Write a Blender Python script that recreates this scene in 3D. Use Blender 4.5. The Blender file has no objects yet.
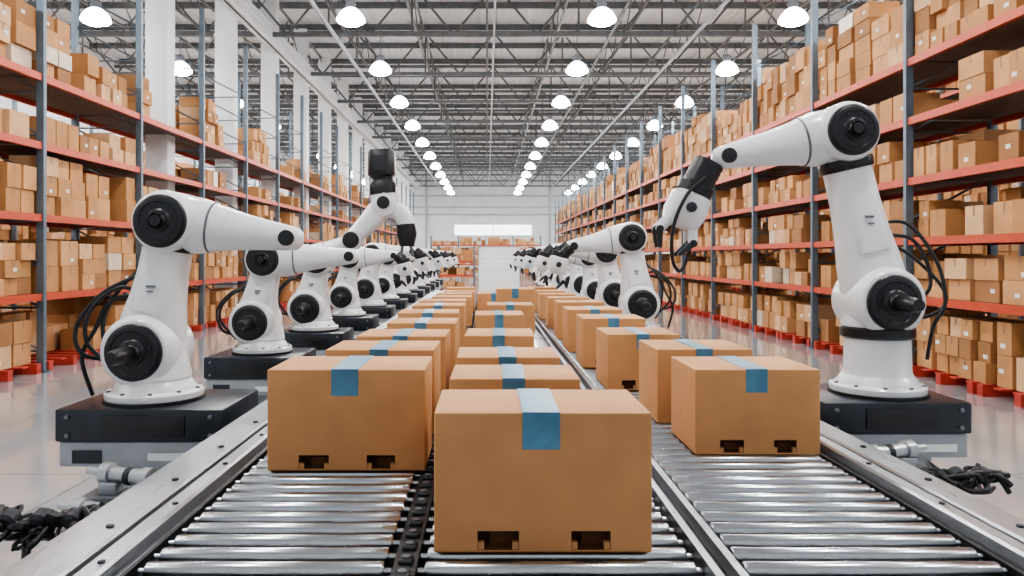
import bpy, bmesh, math, random
from mathutils import Vector
random.seed(7)
scene = bpy.context.scene
F = 740.0; HC = 1.62; VX = 487; VY = 256

# ---------------------------------------------------------------- materials
M = {}
def mat(name, col, rough=0.5, metal=0.0, nscale=0, namt=0.0, bump=0.0, coat=0.0, emit=None, es=0, stretch=None, rvar=0.0):
    m = bpy.data.materials.new(name); m.use_nodes = True
    nt = m.node_tree; b = nt.nodes['Principled BSDF']
    b.inputs['Base Color'].default_value = (*col, 1)
    b.inputs['Roughness'].default_value = rough
    b.inputs['Metallic'].default_value = metal
    if coat: b.inputs['Coat Weight'].default_value = coat; b.inputs['Coat Roughness'].default_value = 0.12
    if emit:
        b.inputs['Emission Color'].default_value = (*emit, 1); b.inputs['Emission Strength'].default_value = es
    if nscale:
        tc = nt.nodes.new('ShaderNodeTexCoord'); mp = nt.nodes.new('ShaderNodeMapping')
        if stretch: mp.inputs['Scale'].default_value = stretch
        nt.links.new(tc.outputs['Object'], mp.inputs['Vector'])
        n = nt.nodes.new('ShaderNodeTexNoise'); n.inputs['Scale'].default_value = nscale; n.inputs['Detail'].default_value = 5
        nt.links.new(mp.outputs['Vector'], n.inputs['Vector'])
        if namt:
            r = nt.nodes.new('ShaderNodeValToRGB')
            r.color_ramp.elements[0].position = 0.3; r.color_ramp.elements[1].position = 0.7
            r.color_ramp.elements[0].color = (*[c*(1-namt) for c in col], 1)
            r.color_ramp.elements[1].color = (*[min(1, c*(1+namt)) for c in col], 1)
            nt.links.new(n.outputs['Fac'], r.inputs['Fac']); nt.links.new(r.outputs['Color'], b.inputs['Base Color'])
        if rvar:
            mr = nt.nodes.new('ShaderNodeMapRange')
            mr.inputs['From Min'].default_value = 0.3; mr.inputs['From Max'].default_value = 0.7
            mr.inputs['To Min'].default_value = rough-rvar; mr.inputs['To Max'].default_value = rough+rvar
            nt.links.new(n.outputs['Fac'], mr.inputs['Value']); nt.links.new(mr.outputs['Result'], b.inputs['Roughness'])
        if bump:
            bp = nt.nodes.new('ShaderNodeBump'); bp.inputs['Strength'].default_value = bump; bp.inputs['Distance'].default_value = 0.01
            nt.links.new(n.outputs['Fac'], bp.inputs['Height']); nt.links.new(bp.outputs['Normal'], b.inputs['Normal'])
    M[name] = m
    return m
mat('cardboard', (0.53, 0.262, 0.108), 0.70, 0, 7, 0.08, 0.12)
mat('cardboard_shade_seam', (0.13, 0.055, 0.02), 0.9, 0, 20, 0.1)  # slot recess shade put into the brown; also colours the lid seam
mat('carton_a', (0.46, 0.23, 0.092), 0.8, 0, 3, 0.14)
mat('carton_b', (0.55, 0.29, 0.13), 0.8, 0, 3, 0.14)
mat('carton_c', (0.33, 0.155, 0.06), 0.8, 0, 3, 0.14)
mat('carton_d', (0.61, 0.38, 0.21), 0.8, 0, 3, 0.14)
mat('carton_wrap', (0.62, 0.50, 0.38), 0.35, 0, 8, 0.15, 0.3)
mat('carton_tape', (0.27, 0.14, 0.065), 0.4, 0, 4, 0.1)
mat('label_white', (0.72, 0.71, 0.67), 0.6, 0, 30, 0.1)
mat('blue_tape', (0.085, 0.225, 0.345), 0.40, 0, 14, 0.22, 0.08)
mat('robot_white', (0.77, 0.78, 0.80), 0.28, 0, 3, 0.03, coat=0.35)
mat('robot_black', (0.010, 0.011, 0.014), 0.36, 0.0, 12, 0.2)
mat('robot_dark', (0.030, 0.032, 0.038), 0.35, 0.2, 12, 0.2)
mat('robot_grey', (0.16, 0.17, 0.19), 0.4, 0.4, 12, 0.1)
mat('plinth_black', (0.014, 0.018, 0.028), 0.32, 0.0, 6, 0.2)
mat('plinth_grey', (0.34, 0.36, 0.39), 0.45, 0.3, 6, 0.1)
mat('steel_roller', (0.45, 0.47, 0.50), 0.25, 1.0, 40, 0.05, 0)
mat('aluminium', (0.46, 0.48, 0.51), 0.33, 0.9, 25, 0.06, 0.02, stretch=(6, 0.2, 6), rvar=0.06)
mat('dark_steel', (0.035, 0.038, 0.044), 0.5, 0.5, 20, 0.2)
mat('rubber', (0.010, 0.010, 0.012), 0.5, 0, 20, 0.2)
mat('rack_orange', (0.50, 0.068, 0.025), 0.45, 0.1, 5, 0.1)
mat('rack_post', (0.13, 0.17, 0.21), 0.45, 0.4, 5, 0.15)
mat('rack_deck', (0.13, 0.10, 0.09), 0.7, 0.1, 8, 0.2)
mat('pallet_red', (0.42, 0.045, 0.028), 0.6, 0, 8, 0.2)
mat('column_white', (0.76, 0.78, 0.80), 0.45, 0, 2, 0.04)
mat('truss_steel', (0.14, 0.15, 0.155), 0.55, 0.2, 4, 0.2)
mat('wall_paint', (0.70, 0.72, 0.73), 0.7, 0, 1, 0.06)
mat('floor_concrete', (0.42, 0.43, 0.445), 0.07, 0, 0.8, 0.12, 0.003, coat=0.6, rvar=0.03)
mat('floor_joint', (0.16, 0.16, 0.165), 0.6, 0, 4, 0.1)
mat('window_glass', (0.8, 0.85, 0.9), 0.2, 0, 2, 0.05, emit=(0.95, 0.98, 1), es=2.4)
mat('lamp_lens', (1, 1, 1), 0.4, 0, 5, 0.01, emit=(1, 0.985, 0.965), es=180)
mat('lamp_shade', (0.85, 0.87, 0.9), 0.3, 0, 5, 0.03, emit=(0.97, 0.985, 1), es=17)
mat('panel_white', (0.8, 0.81, 0.82), 0.5, 0, 2, 0.03)
m = mat('roof_sheet', (0.74, 0.76, 0.76), 0.55, 0.0)
nt = m.node_tree; w = nt.nodes.new('ShaderNodeTexWave'); tc = nt.nodes.new('ShaderNodeTexCoord')
w.bands_direction = 'X'; w.inputs['Scale'].default_value = 1.2
nt.links.new(tc.outputs['Object'], w.inputs['Vector'])
bp = nt.nodes.new('ShaderNodeBump'); bp.inputs['Strength'].default_value = 0.6; bp.inputs['Distance'].default_value = 0.05
nt.links.new(w.outputs['Fac'], bp.inputs['Height']); nt.links.new(bp.outputs['Normal'], nt.nodes['Principled BSDF'].inputs['Normal'])

# ---------------------------------------------------------------- mesh builder
class MB:
    def __init__(s): s.v = []; s.f = []; s.fm = []; s.ms = []
    def mi(s, m):
        if m not in s.ms: s.ms.append(m)
        return s.ms.index(m)
    def add(s, vs, fs, m):
        o = len(s.v); s.v += [tuple(v) for v in vs]; k = s.mi(m)
        for f in fs: s.f.append([i+o for i in f]); s.fm.append(k)
    def box(s, a, b, m):
        x0, y0, z0 = a; x1, y1, z1 = b
        s.add([(x0,y0,z0),(x1,y0,z0),(x1,y1,z0),(x0,y1,z0),(x0,y0,z1),(x1,y0,z1),(x1,y1,z1),(x0,y1,z1)],
              [(0,3,2,1),(4,5,6,7),(0,1,5,4),(1,2,6,5),(2,3,7,6),(3,0,4,7)], m)
    def cbox(s, a, b, m, c=0.01):
        bm = bmesh.new(); bmesh.ops.create_cube(bm, size=1)
        for v in bm.verts:
            v.co = Vector(((a[0]+b[0])/2+v.co.x*(b[0]-a[0]), (a[1]+b[1])/2+v.co.y*(b[1]-a[1]), (a[2]+b[2])/2+v.co.z*(b[2]-a[2])))
        bmesh.ops.bevel(bm, geom=bm.edges[:], offset=c, segments=2, affect='EDGES', profile=0.5)
        s.addbm(bm, m)
    def addbm(s, bm, m):
        bm.verts.ensure_lookup_table(); bm.verts.index_update()
        s.add([v.co[:] for v in bm.verts], [[v.index for v in f.verts] for f in bm.faces], m); bm.free()
    def lathe(s, prof, c, axis, m, seg=28):
        ax = Vector(axis).normalized(); h = Vector((0,0,1)) if abs(ax.z) < 0.9 else Vector((1,0,0))
        u = ax.cross(h).normalized(); w = ax.cross(u); c = Vector(c)
        vs = []; fs = []; n = len(prof)
        for (r, t) in prof:
            for i in range(seg):
                a = 2*math.pi*i/seg
                vs.append(c+ax*t+(u*math.cos(a)+w*math.sin(a))*max(r, 1e-4))
        for k in range(n-1):
            for i in range(seg):
                j = (i+1) % seg
                fs.append((k*seg+i, k*seg+j, (k+1)*seg+j, (k+1)*seg+i))
        fs.append(tuple(range(seg))[::-1]); fs.append(tuple((n-1)*seg+i for i in range(seg)))
        s.add(vs, fs, m)
    def cyl(s, p0, p1, r, m, seg=8, r1=None):
        p0 = Vector(p0); p1 = Vector(p1); L = (p1-p0).length
        s.lathe([(r, 0), (r if r1 is None else r1, L)], p0, p1-p0, m, seg)
    def loft(s, st, m, seg=28, p=2.4):
        vs = []; fs = []; n = len(st)
        for k, e in enumerate(st):
            x, z, a, b = e[:4]; y = e[4] if len(e) > 4 else 0
            q0 = st[max(0, k-1)]; q1 = st[min(n-1, k+1)]
            t = Vector((q1[0]-q0[0], 0, q1[1]-q0[1])).normalized(); nn = Vector((-t.z, 0, t.x))
            for i in range(seg):
                th = 2*math.pi*i/seg; cx = math.cos(th); sy = math.sin(th)
                ca = math.copysign(abs(cx)**(2/p), cx); sa = math.copysign(abs(sy)**(2/p), sy)
                vs.append(Vector((x, y, z))+nn*a*ca+Vector((0, 1, 0))*b*sa)
        for k in range(n-1):
            for i in range(seg):
                j = (i+1) % seg
                fs.append((k*seg+i, (k+1)*seg+i, (k+1)*seg+j, k*seg+j))
        fs.append(tuple(range(seg))); fs.append(tuple((n-1)*seg+i for i in range(seg))[::-1])
        s.add(vs, fs, m)
    def tube(s, pts, r, m, seg=8, sub=6):
        P = [Vector(p) for p in pts]; Q = []
        for i in range(len(P)-1):
            a = P[max(0, i-1)]; b = P[i]; c = P[i+1]; d = P[min(len(P)-1, i+2)]
            for k in range(sub):
                t = k/sub
                Q.append(0.5*((2*b)+(c-a)*t+(2*a-5*b+4*c-d)*t*t+(-a+3*b-3*c+d)*t**3))
        Q.append(P[-1]); vs = []; fs = []
        up = Vector((0.3, 1, 0.2)).normalized()
        for i, q in enumerate(Q):
            t = (Q[min(i+1, len(Q)-1)]-Q[max(0, i-1)]).normalized()
            u = t.cross(up).normalized(); w = t.cross(u)
            for k in range(seg):
                a = 2*math.pi*k/seg; vs.append(q+(u*math.cos(a)+w*math.sin(a))*r)
        for i in range(len(Q)-1):
            for k in range(seg):
                j = (k+1) % seg; fs.append((i*seg+k, i*seg+j, (i+1)*seg+j, (i+1)*seg+k))
        fs.append(tuple(range(seg))); fs.append(tuple((len(Q)-1)*seg+k for k in range(seg)))
        s.add(vs, fs, m)
    def mesh(s, name, smooth=None, fix=True):
        me = bpy.data.meshes.new(name); me.from_pydata(s.v, [], s.f)
        for k in s.ms: me.materials.append(M[k])
        me.polygons.foreach_set('material_index', s.fm)
        if fix:
            bm = bmesh.new(); bm.from_mesh(me); bmesh.ops.recalc_face_normals(bm, faces=bm.faces); bm.to_mesh(me); bm.free()
        if smooth:
            me.polygons.foreach_set('use_smooth', [True]*len(me.polygons)); me.set_sharp_from_angle(angle=math.radians(smooth))
        me.update(); return me
def obj(name, me, loc=(0,0,0), parent=None, scale=None):
    o = bpy.data.objects.new(name, me); scene.collection.objects.link(o); o.location = loc
    if parent: o.parent = parent
    if scale: o.scale = scale
    return o
def empty(name, loc=(0,0,0)):
    e = bpy.data.objects.new(name, None); scene.collection.objects.link(e); e.location = loc; e.empty_display_size = 0.1
    return e

# ---------------------------------------------------------------- room shell
XL, XR, Y0, Y1, ZR = -16.0, 14.5, -5.0, 72.0, 10.2
b = MB(); b.box((XL, Y0, -0.2), (XR, Y1, 0), 'floor_concrete')
for x in (-10, -4.6, -2.9, 3.9, 9.5): b.box((x-.006, Y0, 0), (x+.006, Y1, .001), 'floor_joint')
for i in range(18): b.box((XL, 1.5+4*i-.006, 0), (XR, 1.5+4*i+.006, .0012), 'floor_joint')
obj('floor', b.mesh('floor'))
b = MB(); b.box((XL, Y0, ZR), (XR, Y1, ZR+0.2), 'roof_sheet'); obj('ceiling', b.mesh('ceiling'))
b = MB(); b.box((XL-0.2, Y0, 0), (XL, Y1, ZR), 'wall_paint'); obj('wall_left', b.mesh('wall_left'))
b = MB(); b.box((XR, Y0, 0), (XR+0.2, Y1, ZR), 'wall_paint'); obj('wall_right', b.mesh('wall_right'))
b = MB(); b.box((XL, Y1, 0), (XR, Y1+0.2, ZR), 'wall_paint'); obj('wall_back', b.mesh('wall_back'))
b = MB(); x0, x1, z0, z1 = -3.2, 4.4, 3.6, 4.7
b.box((x0, Y1-0.06, z0), (x1, Y1-0.03, z1), 'window_glass')
for i in range(3):
    x = x0+(x1-x0)*i/2; b.box((x-0.04, Y1-0.1, z0), (x+0.04, Y1-0.001, z1), 'column_white')
for z in (z0, z1): b.box((x0, Y1-0.1, z-0.05), (x1, Y1-0.001, z+0.05), 'column_white')
obj('window_1', b.mesh('window'))
b = MB()
for z in (5.6, 6.3, 7.4): b.box((XL+.1, Y1-0.3, z), (XR-.1, Y1-0.01, z+.14), 'plinth_grey')
for i in range(10): b.box((XL+1+3*i, Y1-.25, 0), (XL+1.2+3*i, Y1-.01, 9.9), 'plinth_grey') if not (x0-.3 < XL+1+3*i < x1+.3) else None
obj('trim_1', b.mesh('trim_1'))

# roof trusses
b = MB(); zb, zt = 8.2, 9.7
b.box((XL, -0.06, zb), (XR, 0.06, zb+0.12), 'truss_steel'); b.box((XL, -0.06, zt), (XR, 0.06, zt+0.12), 'truss_steel')
x = XL; k = 0
while x < XR-0.5:
    x2 = min(x+1.25, XR-0.03)
    p, q = ((x, 0, zb+0.06), (x2, 0, zt+0.06)) if k % 2 == 0 else ((x, 0, zt+0.06), (x2, 0, zb+0.06))
    b.cyl(p, q, 0.035, 'truss_steel', 4)
    if k % 2 == 0: b.cyl((x2, 0, zb), (x2, 0, zt), 0.03, 'truss_steel', 4)
    x = x2; k += 1
tm = b.mesh('roof_truss')
y = 3.0
while y < Y1:
    obj('roof_truss', tm, (0, y, 0)); y += 4.8
b = MB(); L = 66
b.box((-0.035, 3, 8.9), (0.035, 3+L, 8.96), 'truss_steel'); b.box((-0.035, 3, 9.85), (0.035, 3+L, 9.91), 'truss_steel')
y = 3.0; k = 0
while y < 3+L-0.1:
    y2 = y+1.2
    p, q = ((0, y, 8.93), (0, y2, 9.88)) if k % 2 == 0 else ((0, y, 9.88), (0, y2, 8.93))
    b.cyl(p, q, 0.022, 'truss_steel', 4); y = y2; k += 1
jm = b.mesh('roof_joist')
for x in [-14, -11.6, -9.2, -6.9, -4.6, -2.3, 0, 2.3, 4.6, 6.9, 9.2, 11.6, 13.4]: obj('roof_joist', jm, (x, 0, 0))
b = MB()
y = 1.0
while y < Y1:
    b.box((XL, y-0.03, 9.98), (XR, y+0.03, 10.19), 'truss_steel'); y += 2.4
obj('roof_purlins', b.mesh('roof_purlins'))
b = MB()
for x, z, r, mm in [(-4.4, 8.0, 0.06, 'plinth_grey'), (3.6, 8.05, 0.04, 'truss_steel'), (0.2, 7.95, 0.03, 'plinth_grey'), (6.0, 8.0, 0.05, 'plinth_grey')]:
    b.cyl((x, 0, z), (x, 70, z), r, mm, 10)
    for i in range(14): b.box((x-0.02, 3+4.8*i-0.02, z), (x+0.02, 3+4.8*i+0.02, 8.25), 'truss_steel')
obj('ceiling_pipes', b.mesh('ceiling_pipes', 40))

# columns & girder on left
COLX = -6.8; COLS = [15.4+3.9*i for i in range(13)]
b = MB(); w = 0.24
b.cbox((-w, -w*.8, 0), (w, w*.8, ZR-0.3), 'column_white', .03)
b.cbox((-w-0.06, -w-0.06, 0), (w+0.06, w+0.06, 0.04), 'column_white')
b.box((-w-.01, -w*.8-.01, 7.3), (w+.01, w*.8+.01, 7.36), 'column_white')
cm = b.mesh('structural_column', 30)
for y in COLS: obj('structural_column', cm, (COLX, y, 0))
b = MB(); gx = -6.45
b.box((gx-.15, 0, 7.9), (gx+.15, 70, 7.96), 'column_white'); b.box((gx-.15, 0, 8.34), (gx+.15, 70, 8.4), 'column_white'); b.box((gx-.03, 0, 7.9), (gx+.03, 70, 8.4), 'column_white')
obj('girder_beam', b.mesh('girder_beam'))

# lamps
b = MB()
b.lathe([(0.34, 0), (0.33, 0.05), (0.27, 0.16), (0.18, 0.25), (0.11, 0.29)], (0,0,0), (0,0,1), 'lamp_shade', 24)
b.lathe([(0.12, 0.29), (0.12, 0.45), (0.08, 0.5)], (0,0,0), (0,0,1), 'robot_grey', 16)
b.lathe([(0.05, -0.10), (0.2, -.085), (0.29, -0.04), (0.31, -0.004)], (0,0,0), (0,0,1), 'lamp_lens', 24)
b.cyl((0,0,0.5), (0,0,1.35), 0.015, 'truss_steel', 6)
lm = b.mesh('high_bay_lamp', 35)
for X in (-9.2, -3.2, 2.7, 7.2, -13.4, 12):
    for k in range(-3, 11):
        obj('high_bay_lamp', lm, (X, 17.4+4.8*k, 7.15))

# ---------------------------------------------------------------- racks
def carton(b, x0, y0, z0, x1, y1, z1, face, det):
    r = random.random()
    m = 'carton_a' if r < .40 else 'carton_b' if r < .66 else 'carton_c' if r < .84 else 'carton_d' if r < .97 else 'carton_wrap'
    b.box((x0, y0, z0), (x1, y1, z1), m)
    if det and m != 'carton_wrap':
        xf = x1+0.003 if face > 0 else x0-0.003
        def q(ya, za, yb, zb, mm): b.add([(xf, ya, za), (xf, yb, za), (xf, yb, zb), (xf, ya, zb)], [(0,1,2,3) if face > 0 else (3,2,1,0)], mm)
        yc = (y0+y1)/2; h = z1-z0
        if random.random() < .7: q(yc-0.015, z1-h*.35, yc+0.015, z1, 'carton_tape')
        if random.random() < .3:
            ya = y0+(y1-y0)*random.uniform(.1, .6); za = z0+h*random.uniform(.15, .5); q(ya, za, ya+.08, za+.05, 'label_white')
def rack(xf, face, levels, ys, nb, bay, top, depth=1.15, deco=28, ztop_fill=0.95, sparse=(), skip=()):
    e = empty('pallet_rack', (xf, ys, 0))
    xb = -face*depth
    p = MB(); bm_ = MB(); d = MB(); c = MB(); pl = MB()
    for i in range(nb+1):
        y = i*bay
        for xx in (0, xb):
            p.box((xx-0.05, y-0.035, 0), (xx+0.05, y+0.035, top), 'rack_post')
            p.box((xx-0.09, y-0.08, 0), (xx+0.09, y+0.08, 0.02), 'rack_post')
        z = 0.3
        while z < top-0.8 and ys+y < 40:
            p.cyl((0, y, z), (xb, y, z+0.6), 0.015, 'rack_post', 4)
            p.cyl((0, y, z), (xb, y, z), 0.015, 'rack_post', 4); z += 0.6
    for i in range(nb):
        y0 = i*bay+0.05; y1 = (i+1)*bay-0.05
        for li, z in enumerate(levels):
            if li > 0:
                for xx in (0, xb):
                    s = 0.03
                    bm_.box((xx-s, y0-0.01, z-0.10), (xx+s, y1+0.01, z), 'rack_orange')
                d.box((min(-face*0.04, xb+face*.04), y0, z-0.03), (max(-face*.04, xb+face*.04), y1, z-0.004), 'rack_deck')
                zb = z
            else:
                n = 2; pw = (y1-y0)/n
                for a in range(n):
                    ya = y0+a*pw+0.04; yb = y0+(a+1)*pw-0.04
                    xa, xc = sorted((face*0.05, xb))
                    for t in range(5):
                        yy = ya+(yb-ya-0.1)*t/4; pl.box((xa, yy, 0.12), (xc, yy+0.12 if t<4 else yb, 0.14), 'pallet_red')
                    for t in (0, .5, 1):
                        yy = ya+(yb-ya-0.1)*t; pl.box((xa, yy, 0.0), (xc, yy+0.1, 0.12), 'pallet_red')
                zb = 0.14
            gap = (levels[li+1]-0.14-zb) if li < len(levels)-1 else ztop_fill
            lim = .6 if li in sparse else 1.0
            def blocked(a, c_):
                for yc in skip:
                    yc -= ys
                    lo = yc-.5 if li < 3 else yc-1.4
                    if c_ > lo and a < yc+.3: return True
                return False
            for row in range(2):
                y = y0+random.uniform(0.02, .12)
                while y < y1-0.25:
                    gw = random.uniform(.7, 1.25); gw = min(gw, y1-y)
                    nc = max(1, round(gw/random.uniform(.28, .46))); wy = gw/nc
                    bh = random.uniform(.2, .34); hmax = gap*random.uniform(.72, .99)*lim
                    if li == len(levels)-1: hmax = gap*random.uniform(.6, 1.15)
                    n = max(1, int(hmax/bh)); bh = min(bh*1.2, hmax/n)
                    if random.random() < .03: y += gw; continue
                    for cc in range(nc):
                        ya = y+cc*wy
                        if blocked(ya, ya+wy): continue
                        nn = n if random.random() < .78 else max(0, n-random.choice([1, 1, 2]))
                        z = zb
                        for t in range(nn):
                            xo = random.uniform(0.02, 0.11)
                            xa = -face*(xo+row*depth*.5); xc = -face*(row*depth*.5+depth*.47)
                            j = random.uniform(0, .03)
                            carton(c, min(xa, xc), ya+0.004+j, z, max(xa, xc), ya+wy-0.012-random.uniform(0, .02), z+bh-0.005, face, (ys+i*bay) < deco and row == 0)
                            z += bh
                    y += gw+random.uniform(.02, .1)
    for nm, mb in (('uprights', p), ('beams', bm_), ('decks', d), ('pallets', pl), ('cardboard_cartons', c)):
        if mb.v: obj(nm, mb.mesh(nm, fix=False), parent=e)
    return e
bay = 2.9
rack(5.75, -1, [0, 1.08, 1.87, 2.68, 3.5, 4.3], 4.3, 20, bay, 6.6, ztop_fill=1.15)
rack(-6.2, 1, [0, 1.1, 2.2, 3.2, 4.15], 4.5, 20, bay, 7.0, ztop_fill=.9, sparse=(3,), skip=COLS)
rack(11.5, -1, [0, 1.4, 2.8, 4.3, 5.7], 4.3, 14, bay, 7.2, deco=0)
rack(-12.0, 1, [0, 1.4, 2.8, 4.3], 4.3, 14, bay, 6.6, deco=0)
# racks crossing the far end of the aisle (facing the camera side)
e = rack(0, 1, [0, 0.75, 1.4], 0, 2, 1.7, 2.1, deco=-1, ztop_fill=.6)
e.rotation_euler = (0, 0, math.radians(-90)); e.location = (-4.0, 34.5, 0)
e = rack(0, 1, [0, 0.9, 1.8, 2.6], 0, 4, 2.4, 3.4, deco=-1, ztop_fill=.6)
e.rotation_euler = (0, 0, math.radians(-90)); e.location = (-4.9, 64.5, 0)
b = MB(); b.cbox((-0.4, 32.4, 0), (1.46, 32.6, 2.05), 'panel_white', 0.02)  # white door at the far end, built as a freestanding panel
b.box((-.32, 32.38, .05), (1.38, 32.395, 1.97), 'panel_white')
for z in (.5, 1.0, 1.5): b.box((-.3, 32.372, z), (1.36, 32.382, z+.012), 'plinth_grey')
for x in (-.4, 1.42): b.box((x, 32.37, 0), (x+.04, 32.4, 2.05), 'plinth_grey')
b.box((-.4, 32.37, 2.01), (1.46, 32.4, 2.05), 'plinth_grey')
b.box((1.2, 32.35, 0.9), (1.23, 32.385, 1.1), 'robot_grey')
obj('white_door_panel', b.mesh('white_door_panel'))

# ---------------------------------------------------------------- conveyor
ZT = HC-0.817
conv = empty('roller_conveyor')
YC0, YC1 = 0.2, 17.0
lanes = [(-0.93, -0.255), (-0.185, 0.575), (0.665, 1.385)]
PIT = 0.096
for li, (xa, xb) in enumerate(lanes):
    b = MB(); y = YC0+0.05; r = 0.0265
    while y < YC1-0.05:
        sg = 18 if y < 8 else 8
        if y < 8:
            b.lathe([(0.010, 0), (0.010, 0.02), (r-0.004, 0.02), (r, 0.025), (r, xb-xa-0.025), (r-0.004, xb-xa-0.02), (0.010, xb-xa-0.02), (0.010, xb-xa)], (xa, y, ZT-r), (1,0,0), 'steel_roller', sg)
        else:
            b.lathe([(r, 0.02), (r, xb-xa-0.02)], (xa, y, ZT-r), (1,0,0), 'steel_roller', sg)
        y += PIT
    obj('rollers_%d' % (li+1), b.mesh('rollers', 50, fix=False), parent=conv)
b = MB(); b.box((-0.95, YC0, ZT-0.2), (1.4, YC1, ZT-0.17), 'rubber'); obj('belly_pan', b.mesh('belly_pan'), parent=conv)
def extr(b, prof, y0, y1, m):
    n = len(prof); vs = [(x, y0, z) for x, z in prof]+[(x, y1, z) for x, z in prof]
    fs = [(i, (i+1) % n, n+(i+1) % n, n+i) for i in range(n)]+[tuple(range(n)), tuple(range(n, 2*n))[::-1]]
    b.add(vs, fs, m)
prof = [(0.0, -.16), (0, -.02), (.02, -.02), (.02, .022), (.028, .03), (.075, .03), (.08, .022), (.08, -.01), (.105, -.01), (.105, .022), (.112, .03), (.225, .03), (.235, .02), (.235, -.035), (.262, -.035), (.262, -.02), (.268, -.014),
        (.33, -.014), (.34, -.024), (.34, -.09), (.325, -.09), (.325, -.11), (.34, -.11), (.34, -.22), (.30, -.22), (.30, -.16)]
for sgn, x0, nm in ((-1, -0.945, 'side_rail_a'), (1, 1.40, 'side_rail_b')):
    b = MB(); extr(b, [(x0+sgn*px*(1.0 if sgn < 0 else .87), ZT+pz) for px, pz in prof], YC0, YC1, 'aluminium')
    y = YC0+.15
    while y < 14:
        b.lathe([(0.012, 0), (0.012, .006), (0.004, .008)], (x0+sgn*.15, y, ZT+.03), (0, 0, 1), 'dark_steel', 8)
        b.lathe([(0.010, 0), (0.010, .005), (0.004, .007)], (x0+sgn*.045, y+.2, ZT+.03), (0, 0, 1), 'dark_steel', 8)
        y += .45
    b.box((x0+sgn*0.002-.006, YC0, ZT-.05), (x0+sgn*.002+.006, YC1, ZT-.012), 'rubber')
    fx = .87 if sgn > 0 else 1
    b.box((x0+sgn*.0925*fx-.009, YC0, ZT-.011), (x0+sgn*.0925*fx+.009, YC1, ZT-.005), 'rubber')
    obj(nm, b.mesh(nm, 30), parent=conv)
    b = MB(); y = YC0+.4
    while y < YC1:
        xc = x0+sgn*.15; b.box((xc-.05, y-.04, 0.02), (xc+.05, y+.04, ZT-.16), 'aluminium'); b.box((xc-.1, y-.08, 0), (xc+.1, y+.08, .02), 'dark_steel'); y += 2.4
    obj('legs_'+nm[-1], b.mesh('legs'), parent=conv)
b = MB()
b.box((-.252, YC0, ZT-.17), (-.188, YC1, ZT-.012), 'rubber')
y = YC0
while y < 12:
    b.cbox((-.240, y, ZT-.014), (-.200, y+.045, ZT-.001), 'dark_steel', .005); b.lathe([(0.012, 0), (0.012, .006)], (-.22, y+.0225, ZT-.002), (0, 0, 1), 'robot_grey', 8); y += .094
obj('chain_divider', b.mesh('chain_divider'), parent=conv)
b = MB()
b.box((.578, YC0, ZT-.17), (.600, YC1, ZT+.010), 'aluminium'); b.box((.640, YC0, ZT-.17), (.662, YC1, ZT+.010), 'aluminium'); b.box((.600, YC0, ZT-.17), (.640, YC1, ZT-.03), 'rubber')
obj('twin_divider', b.mesh('twin_divider'), parent=conv)

def hoses(name, cx, cy, cz, s, seed):
    rr = random.Random(seed); b = MB()
    for i in range(9):
        pts = []
        for t in range(9):
            pts.append((cx+s*(-.02+t*.045), cy+rr.uniform(-.11, .11), cz+rr.uniform(-.05, .045)))
        b.tube(pts, rr.uniform(.007, .012), 'rubber', 8, 5)
    for i in range(3): b.lathe([(.02, 0), (.032, .01), (.032, .05), (.02, .06)], (cx+s*(.06+.11*i), cy-.04, cz+.01), (0, 1, .3), 'dark_steel', 12)
    b.box((cx-.02 if s > 0 else cx-.32, cy+.02, cz-.07), (cx+.32 if s > 0 else cx+.02, cy+.05, cz-.05), 'robot_grey')
    for i in range(2): b.cyl((cx+s*.25, cy+.035, 0), (cx+s*.25, cy+.035, cz-.05), .015, 'robot_grey', 8)
    return obj(name, b.mesh(name, 40), parent=None)
hoses('hose_bundle', -1.36, 2.55, .70, -1, 1)
hoses('hose_bundle', 1.76, 3.05, .70, 1, 2)
def actuator(x, y, z, s):
    b = MB()
    b.lathe([(.02, 0), (.045, .01), (.045, .05), (.034, .055), (.034, .2), (.045, .205), (.045, .25), (.015, .255), (.015, .33)], (x, y, z), (s, .25, .05), 'aluminium', 20)
    b.lathe([(.038, 0), (.038, .025)], (x+s*.1, y+.024, z+.004), (s, .25, .05), 'dark_steel', 20)
    b.cbox((x-.04, y-.05, z-.07), (x+.04, y+.05, z-.02), 'plinth_grey', .008)
    b.cbox((x+s*.2-.04, y, z-.07), (x+s*.2+.04, y+.1, z-.02), 'plinth_grey', .008)
    xe = -1.29 if s < 0 else 1.70
    b.box((min(x+s*.3, xe), y-.04, z-.085), (max(x+s*.3, xe), y+.1, z-.07), 'robot_grey')
    b.box((x+s*.25-.03, y-.02, 0), (x+s*.25+.03, y+.08, z-.085), 'plinth_grey')
    obj('pneumatic_actuator', b.mesh('pneumatic_actuator', 35))
actuator(-1.42, 3.15, .67, -1)
actuator(-1.40, 2.9, .60, -1)
actuator(1.80, 3.5, .68, 1)

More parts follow.
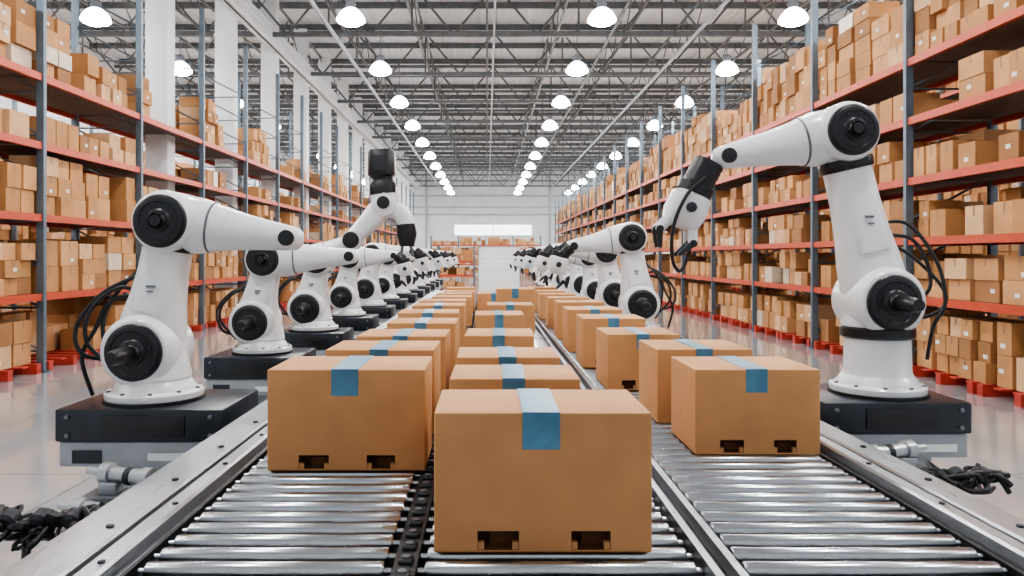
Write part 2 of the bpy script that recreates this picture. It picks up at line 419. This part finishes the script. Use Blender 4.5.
# ---------------------------------------------------------------- shipping boxes
def ship_box(xl, yf, w, d, h, tape=True, holes=True, rz=0):
    bm = bmesh.new(); hx = w/2; hd = d/2
    def quad(a, b_, c, e): bm.faces.new([bm.verts.new(p) for p in (a, b_, c, e)])
    s0, s1 = .20*w, .39*w; s2, s3 = .63*w, .81*w
    xs = [-hx, -hx+s0, -hx+s1, -hx+s2, -hx+s3, hx]; zs = [0, .008, .060, h]; rd = .07
    inner = []
    for fy, sg in ((-hd, 1), (hd, -1)):
        for i in range(5):
            for k in range(3):
                P = [(xs[i], fy, zs[k]), (xs[i+1], fy, zs[k]), (xs[i+1], fy, zs[k+1]), (xs[i], fy, zs[k+1])]
                if k == 1 and i in (1, 3) and holes:
                    Q = [(p[0]+(0.006 if j in (0, 3) else -0.006), fy+sg*rd, p[2]) for j, p in enumerate(P)]
                    for j in range(4):
                        j2 = (j+1) % 4; inner.append((P[j], P[j2], Q[j2], Q[j]))
                    inner.append(tuple(Q))
                else: quad(*P)
    for i in range(5):
        quad((xs[i], -hd, 0), (xs[i+1], -hd, 0), (xs[i+1], hd, 0), (xs[i], hd, 0)); quad((xs[i], -hd, h), (xs[i+1], -hd, h), (xs[i+1], hd, h), (xs[i], hd, h))
    for sx in (-hx, hx):
        for k in range(3): quad((sx, -hd, zs[k]), (sx, hd, zs[k]), (sx, hd, zs[k+1]), (sx, -hd, zs[k+1]))
    bmesh.ops.remove_doubles(bm, verts=bm.verts[:], dist=1e-5)
    bmesh.ops.recalc_face_normals(bm, faces=bm.faces[:])
    ed = [e for e in bm.edges if len(e.link_faces) == 2 and e.calc_face_angle(0) > 1.2]
    bmesh.ops.bevel(bm, geom=ed, offset=.005, segments=3, affect='EDGES', profile=.5)
    b = MB(); b.addbm(bm, 'cardboard')
    for q in inner: b.add(q, [(0, 1, 2, 3)], 'cardboard_shade_seam')
    if holes:
        for fy, sg in ((-hd, 1), (hd, -1)):
            for a, c in ((s0, s1), (s2, s3)):
                xa = -hx+a; xc = -hx+c; ww = xc-xa
                ya, yb = sorted((fy+sg*.003, fy+sg*.02))
                b.box((xa+.001, ya, zs[1]), (xa+ww*.16, yb, zs[1]+.020), 'cardboard')
                b.box((xc-ww*.16, ya, zs[1]), (xc-.001, yb, zs[1]+.020), 'cardboard')
                ya, yb = sorted((fy+sg*.045, fy+sg*.055))
                b.box((xa+ww*.3, ya, zs[1]), (xc-.002, yb, zs[1]+.034), 'cardboard_shade_seam')
    if tape:
        tw = w*.172; tx = -.008*w; dn = min(.10, h*.27); e = .0022
        b.box((tx-tw/2, -hd-e, h-.002), (tx+tw/2, hd+e, h+e), 'blue_tape')
        b.box((tx-tw/2, -hd-e, h-dn), (tx+tw/2, -hd+.002, h-.0019), 'blue_tape')
        b.box((tx-tw/2, hd-.002, h-dn), (tx+tw/2, hd+e, h-.0019), 'blue_tape')
    else:
        b.box((-.003, -hd+.01, h-.003), (.003, hd-.01, h+.0008), 'cardboard_shade_seam')
    o = obj('cardboard_box', b.mesh('cardboard_box', 35), (xl+w/2, yf+hd, ZT+.0005)); o.rotation_euler = (0, 0, rz)
ship_box(-.146, 2.035, .60, .36, .385)
for xl, yf, w, d, h in [(-.13, 2.60, .46, .34, .385), (-.13, 3.15, .44, .36, .385), (-.12, 4.0, .38, .42, .385), (-.09, 5.35, .36, .42, .39), (.0, 6.6, .42, .4, .38), (.1, 8.0, .42, .4, .46), (-.12, 9.0, .42, .4, .36), (-.1, 10.4, .42, .4, .3)]:
    ship_box(xl, yf, w, d, h, rz=random.uniform(-.02, .02))
ship_box(-.835, 2.81, .60, .38, .385)
for xl, yf, w, d, h in [(-.70, 3.40, .50, .38, .385), (-.66, 3.98, .48, .40, .385), (-.60, 4.75, .44, .42, .385), (-.64, 5.6, .46, .42, .385), (-.62, 6.5, .46, .42, .38), (-.66, 7.5, .48, .42, .36), (-.6, 8.6, .46, .42, .34), (-.62, 9.7, .46, .42, .32), (-.6, 10.8, .46, .42, .3), (-.62, 12.0, .46, .42, .3)]:
    ship_box(xl-.04, yf, w, d, h, tape=yf < 7, rz=random.uniform(-.02, .02))
ship_box(.855, 3.04, .515, .40, .35)
for xl, yf, w, d, h in [(.83, 3.62, .47, .42, .36), (.73, 4.5, .44, .44, .34), (.70, 5.4, .46, .42, .36), (.69, 6.3, .46, .44, .36), (.70, 7.3, .46, .4, .36), (.70, 8.4, .46, .4, .34), (.69, 9.6, .46, .4, .32), (.70, 10.9, .46, .4, .3), (.7, 12.2, .46, .4, .3)]:
    ship_box(xl, yf, w, d, h, tape=yf < 7, rz=random.uniform(-.02, .02))

# ---------------------------------------------------------------- robots
def seg_pts(p, q, st):
    return [(p[0]+(q[0]-p[0])*t, p[1]+(q[1]-p[1])*t, a, bb) for t, a, bb in st]
def cap(b, c, r, y, knob, dirn=-1):
    b.lathe([(r+.010, 0), (r+.010, .012), (r+.004, .018)], (c[0], y, c[1]), (0, dirn, 0), 'robot_dark', 36)
    b.lathe([(r, .01), (r, .026), (r-.012, .034), (r-.03, .034), (r-.034, .030), (r*.5, .030), (r*.46, .036), (r*.42, .04), (0.0, .04)], (c[0], y, c[1]), (0, dirn, 0), 'robot_black', 36)
    for i in range(8):
        a = i*math.pi/4+.3; b.lathe([(.007, .026), (.007, .034), (.003, .036)], (c[0]+math.cos(a)*r*.68, y, c[1]+math.sin(a)*r*.68), (0, dirn, 0), 'robot_dark', 8)
    if knob: b.lathe([(r*.38, .035), (r*.36, .05), (r*.30, .06), (r*.28, knob-.03), (r*.22, knob)], (c[0], y, c[1]), (0, dirn, 0), 'robot_black', 20)
def robot_parts(sh, el, tip, tool, ts=1.0):
    parts = []
    zs = sh[1]
    b = MB()
    b.lathe([(.275, 0), (.275, .018)], (0,0,0), (0,0,1), 'robot_black', 40)
    b.lathe([(.262, .018), (.265, .025), (.265, .05), (.255, .06), (.225, .065), (.22, .08), (.205, .10), (.195, .115)], (0,0,0), (0,0,1), 'robot_white', 40)
    zr = zs-.17
    if zr > .2:
        b.lathe([(.195, .11), (.185, .14), (.18, zr-.05)], (0,0,0), (0,0,1), 'robot_white', 40)
        b.lathe([(.19, zr-.05), (.205, zr-.04), (.205, zr+.01), (.19, zr+.02)], (0,0,0), (0,0,1), 'robot_black', 40)
        b.lathe([(.195, zr+.02), (.20, zr+.04), (.17, zs)], (0,0,0), (0,0,1), 'robot_white', 40)
    else:
        b.lathe([(.195, .11), (.195, .12), (.2, .13), (.17, zs)], (0,0,0), (0,0,1), 'robot_white', 40)
    for i in range(10):
        a = i*math.pi/5; b.lathe([(.012, 0), (.012, .012)], (math.cos(a)*.243, math.sin(a)*.243, .058), (0,0,1), 'robot_grey', 8)
    parts.append(('base', b.mesh('base', 35)))
    b = MB()
    b.lathe([(.12, -.19), (.175, -.185), (.198, -.165), (.205, -.14), (.205, .14), (.198, .165), (.175, .185), (.12, .19)], (sh[0], 0, sh[1]), (0,1,0), 'robot_white', 40)
    cap(b, sh, .15, -.185, .25); cap(b, sh, .13, .185, .08, 1)
    parts.append(('shoulder', b.mesh('shoulder', 35)))
    b = MB()
    st = seg_pts(sh, el, [(0, .185, .13), (.12, .19, .135), (.25, .178, .13), (.4, .155, .12), (.6, .138, .112), (.8, .135, .11), (1.0, .15, .12)])
    b.loft(st, 'robot_white')
    st = seg_pts(sh, el, [(.785, .142, .117), (.795, .150, .124), (.84, .153, .126), (.85, .146, .121)]); b.loft(st, 'robot_black')
    st = seg_pts(sh, el, [(.30, .11, .137), (.32, .115, .137), (.62, .095, .122), (.64, .09, .119)]); b.loft(st, 'robot_white', p=5)
    d = Vector((el[0]-sh[0], 0, el[1]-sh[1]))
    for t, w_, h_, mm in ((.50, .05, .012, 'robot_grey'), (.46, .035, .008, 'robot_grey')):
        c = Vector((sh[0], 0, sh[1]))+d*t; b.box((c.x-w_/2, -.1405, c.z-h_/2), (c.x+w_/2, -.12, c.z+h_/2), mm)
    parts.append(('upper_arm', b.mesh('upper_arm', 40)))
    b = MB()
    b.lathe([(.11, -.175), (.15, -.17), (.168, -.152), (.175, -.13), (.175, .13), (.168, .152), (.15, .17), (.11, .175)], (el[0], 0, el[1]), (0,1,0), 'robot_white', 40)
    cap(b, el, .138, -.17, .075); cap(b, el, .12, .17, .05, 1)
    parts.append(('elbow', b.mesh('elbow', 35)))
    b = MB()
    st = seg_pts(el, tip, [(0.0, .16, .14), (.1, .165, .15), (.22, .163, .15), (.30, .15, .14), (.36, .135, .128), (.5, .115, .11), (.7, .092, .09), (.86, .078, .078), (.95, .07, .072), (1.0, .062, .066), (1.03, .04, .045), (1.04, .01, .01)])
    b.loft(st, 'robot_white', p=2.15)
    st = seg_pts(el, tip, [(.315, .146, .138), (.32, .149, .141), (.328, .148, .140), (.332, .142, .134)]); b.loft(st, 'robot_grey', p=2.15)
    d = Vector((tip[0]-el[0], 0, tip[1]-el[1])).normalized()
    b.lathe([(.045, 0), (.045, .02), (.02, .024)], (tip[0]-d.x*.05, -.066, tip[1]-d.z*.05), (0,-1,0), 'robot_black', 20)
    parts.append(('forearm', b.mesh('forearm', 40)))
    if tool:
        b = MB()
        w0, w1, ang = tool
        n = 6; st = []
        for i in range(n*2+1):
            t = i/(n*2); rr = (.088 if i % 2 else .083)*ts
            st.append((w0[0]+(w1[0]-w0[0])*t, w0[1]+(w1[1]-w0[1])*t, rr, rr))
        b.loft(st, 'robot_black', p=2.0)
        g = Vector((math.cos(ang), 0, math.sin(ang))); n_ = Vector((-g.z, 0, g.x)); W = Vector((w1[0], 0, w1[1]))
        def L(t, s): q = W+g*t*ts+n_*s*ts; return (q.x, q.z)
        b.lathe([(.085*ts, -.03), (.10*ts, -.02), (.10*ts, .03), (.085*ts, .04)], W, g, 'robot_black', 24)
        a0 = L(.03, 0); a1 = L(.23, 0)
        b.loft(seg_pts(a0, a1, [(0, .08*ts, .08*ts), (.1, .11*ts, .10*ts), (.6, .115*ts, .10*ts), (.9, .10*ts, .09*ts), (1, .07*ts, .07*ts)]), 'robot_white', p=2.8)
        b.lathe([(.03, 0), (.03, .02), (.02, .024)], (L(.12, 0)[0], -.10*ts, L(.12, 0)[1]), (0,-1,0), 'robot_dark', 20)
        for sgn, yy in ((1, -.05), (-1, -.05), (1, .05), (-1, .05)):
            q0 = L(.20, sgn*.06); q1 = L(.29, sgn*.10); q2 = L(.38, sgn*.055)
            b.loft([(q0[0], q0[1], .028*ts, .02*ts, yy), (q1[0], q1[1], .026*ts, .018*ts, yy)], 'robot_white', 12, 3)
            b.loft([(q1[0], q1[1], .022*ts, .018*ts, yy), (q2[0], q2[1], .010*ts, .010*ts, yy)], 'robot_dark', 12, 3)
            b.lathe([(.022, -.026), (.022, .026)], (q1[0], yy, q1[1]), (0,1,0), 'robot_black', 12)
        parts.append(('gripper', b.mesh('gripper', 40)))
    return parts
def cable_part(paths, r=.013):
    b = MB()
    for p in paths: b.tube(p, r, 'rubber', 8, 8)
    return ('cables', b.mesh('cables', 60))

plm = {}
def plinth(z0, hw, hd):
    key = (z0, hw, hd)
    if key in plm: return plm[key]
    b = MB()
    b.cbox((-hw, -hd, -.175), (hw, hd, 0), 'plinth_black', .012)
    b.cbox((-hw*.45, -hd-.010, -.15), (hw*.55, -hd+.01, -.03), 'robot_black', .004)
    for sx in (-1, 1): b.lathe([(.012, 0), (.012, .01), (.005, .013)], (sx*hw*.85, -hd, -.04), (0,-1,0), 'robot_grey', 8); b.lathe([(.012, 0), (.012, .01), (.005, .013)], (sx*hw*.85, -hd, -.14), (0,-1,0), 'robot_grey', 8)
    b.cbox((-hw*.96, -hd*.96, -.31), (hw*.96, hd*.96, -.177), 'plinth_grey', .01)
    b.box((-hw*.8, -hd*.96-.006, -.29), (-hw*.45, -hd*.96+.01, -.22), 'plinth_black'); b.box((hw*.1, -hd*.96-.006, -.275), (hw*.8, -hd*.96+.01, -.235), 'column_white')
    b.box((-hw*.62, -hd*.6, -z0+.03), (hw*.62, hd*.6, -.31), 'plinth_grey')
    b.box((-hw*.85, -hd*.85, -z0), (hw*.85, hd*.85, -z0+.03), 'dark_steel')
    plm[key] = b.mesh('plinth', 35); return plm[key]
def place(parts, X, Y, Z, s, flip, hw, hd, extra=None, px=0):
    e = empty('industrial_robot_arm', (X, Y, Z))
    for nm, me in parts+(extra or []): obj(nm, me, parent=e, scale=(-s if flip else s, s, s))
    obj('plinth', plinth(round(Z, 3), hw, hd), (px, 0, 0), parent=e)

def PA(x, y): return ((x-155)*.00576, (400-y)*.00576)
shA, elA, tipA = PA(149, 350), PA(173, 224), PA(298, 241)
partsA = robot_parts(shA, elA, tipA, None)
cabA = cable_part([[(-.04, .16, .50), (-.18, .0, .64), (-.34, -.05, .52), (-.37, -.05, .34), (-.27, -.0, .20), (-.20, .1, .14)],
                   [(.0, .13, .78), (-.14, .05, .70), (-.30, -.02, .60), (-.42, -.06, .42), (-.38, -.06, .26), (-.20, .10, .20)],
                   [(0, .14, .84), (-.20, .05, .66), (-.29, -.02, .44), (-.24, 0, .16), (-.18, .1, .12)],
                   [(.02, .14, .70), (-.12, .08, .60), (-.26, .0, .56), (-.33, -.03, .40), (-.40, -.04, .24), (-.36, 0, .02)]], .012)
shB, elB, tipB = (-.06, .29), (.05, .86), (.74, .90)
partsB = robot_parts(shB, elB, tipB, ((tipB[0]-.01, tipB[1]), (tipB[0]+.09, tipB[1]-.08), math.radians(-75)))
partsB0 = robot_parts(shB, elB, (.86, .89), None)
cabB = cable_part([[(-.04, .16, .45), (-.18, .0, .58), (-.34, -.05, .46), (-.37, -.05, .30), (-.24, 0, .12)],
                   [(.0, .13, .66), (-.14, .05, .62), (-.30, -.02, .54), (-.40, -.06, .38), (-.34, -.06, .2), (-.20, .10, .16)]], .012)
partsA2 = robot_parts(shA, (elA[0]-.03, elA[1]), (tipA[0]-.08, tipA[1]), ((tipA[0]-.09, tipA[1]+.0), (tipA[0]+.01, tipA[1]-.08), math.radians(-75)))
def PR(x, y): return ((880-x)*.006, (392-y)*.006)
shR, elR, tipR = PR(880, 300), PR(842, 134), PR(720, 158)
partsR = robot_parts(shR, elR, tipR, (PR(712, 162), PR(698, 188), math.radians(-66)), 1.08)
cabR = cable_part([[(.0, .1, 1.0), (-.2, .05, 1.02), (-.34, -.02, .80), (-.38, -.05, .55), (-.32, -.03, .40), (-.30, 0, .2)],
                   [(-.1, .1, .95), (-.24, .05, .92), (-.31, 0, .75), (-.30, 0, .60), (-.18, .1, .5)],
                   [(.0, .1, .9), (-.22, .1, .85), (-.40, 0, .62), (-.36, 0, .48), (-.18, .1, .42)],
                   [(PR(704,178)[0], -.10, PR(704,178)[1]), (PR(684,196)[0], -.13, PR(684,196)[1]), (PR(672,226)[0], -.11, PR(672,226)[1]), (PR(672,258)[0], -.08, PR(672,258)[1]), (PR(682,270)[0], -.03, PR(682,270)[1]), (PR(692,250)[0], 0, PR(692,250)[1]), (PR(694,225)[0], 0.03, PR(694,225)[1])]], .011)
def PC(x, y): return ((x-313)*.01104, (330-y)*.01104)
partsC = robot_parts((-.055, .25), (.06, .78), PC(352, 238), None)
b = MB(); c0 = PC(384, 205)
b.loft([(*PC(350,239), .085, .085), (*PC(358,232), .10, .095), (*PC(368,222), .115, .10), (*PC(376,213), .13, .11), (*PC(383,206), .12, .11)], 'robot_white')
b.lathe([(.10, -.13), (.10, .13)], (PC(352,240)[0], 0, PC(352,240)[1]), (0,1,0), 'robot_white', 28)
b.lathe([(.09, 0), (.09, .02), (.05, .03)], (PC(352,240)[0], -.13, PC(352,240)[1]), (0,-1,0), 'robot_black', 24)
b.lathe([(.10, -.13), (.13, -.11), (.13, .11), (.10, .13)], (c0[0], 0, c0[1]), (0,1,0), 'robot_white', 28)
b.loft([(*PC(385,214), .13, .12), (*PC(384,198), .16, .13), (*PC(383,188), .14, .12)], 'robot_white')
b.lathe([(.07, 0), (.07, .02), (.03, .024)], (PC(384,203)[0], -.135, PC(384,203)[1]), (0,-1,0), 'robot_black', 20)
b.loft([(*PC(383,194), .145, .125), (*PC(382,184), .145, .13), (*PC(382,181), .115, .11), (*PC(382,178), .115, .11), (*PC(381,175), .15, .14), (*PC(381,153), .15, .14), (*PC(381,150), .13, .12)], 'robot_black', p=3.5)
b.box((PC(381,0)[0]-.08, -.146, PC(0,171)[1]), (PC(381,0)[0]+.08, -.13, PC(0,157)[1]), 'robot_dark')
b.loft([(*PC(388,208), .10, .10), (*PC(398,211), .10, .10), (*PC(404,219), .10, .10), (*PC(405,226), .09, .09)], 'robot_white')
b.loft([(*PC(405,224), .10, .10), (*PC(406,234), .11, .11), (*PC(406,246), .08, .08)], 'robot_black')
b.loft([(*PC(402,242), .02, .02), (*PC(400,256), .015, .015)], 'robot_grey', 10)
b.loft([(*PC(409,242), .02, .02), (*PC(412,256), .015, .015)], 'robot_grey', 10)
partsC.append(('wrist_tool', b.mesh('wrist_tool', 40)))

ZB = .80
place(partsA, -1.91, 4.26, ZB, 1.0, False, .450, .31, [cabA], px=.05)
place(partsB0, -1.91, 6.30, ZB, .92, False, .38, .33, [cabB])
place(partsC, -1.91, 8.17, ZB, 1.0, False, .38, .33, [cabB])
y = 10.15; k = 0
while y < 27:
    place(partsB, -1.91, y, ZB, 1.0 if k % 2 else .92, False, .38, .33, [cabB] if y < 20 else None); y += 1.95; k += 1
place(partsR, 2.34, 4.44, ZB, 1.0, True, .41, .31, [cabR], px=-.04)
place(partsA2, 1.95, 9.7, .66, 1.18, True, .235, .34, [cabA], px=.01)
y = 11.9; k = 0
while y < 27:
    place(partsB, 1.95, y, .66, 1.2 if k % 2 == 0 else 1.1, True, .235, .34, [cabB] if y < 20 else None, px=.01); y += 2.0; k += 1

# ---------------------------------------------------------------- world + camera
wd = bpy.data.worlds.new('world'); scene.world = wd; wd.use_nodes = True
wd.node_tree.nodes['Background'].inputs['Color'].default_value = (0.92, 0.96, 1.0, 1)
wd.node_tree.nodes['Background'].inputs['Strength'].default_value = 0.72
cam = bpy.data.cameras.new('camera'); co = bpy.data.objects.new('camera', cam); scene.collection.objects.link(co)
co.location = (0, 0, HC); co.rotation_euler = (math.radians(90), 0, 0)
cam.sensor_width = 36; cam.lens = F/1024*36; cam.shift_x = (512-VX)/1024; cam.shift_y = -(288-VY)/1024
cam.clip_end = 200; cam.clip_start = 0.05
scene.camera = co
scene.view_settings.view_transform = 'AgX'
try: scene.view_settings.look = 'AgX - Medium High Contrast'
except Exception as ex: print(ex)
scene.view_settings.exposure = 0.08
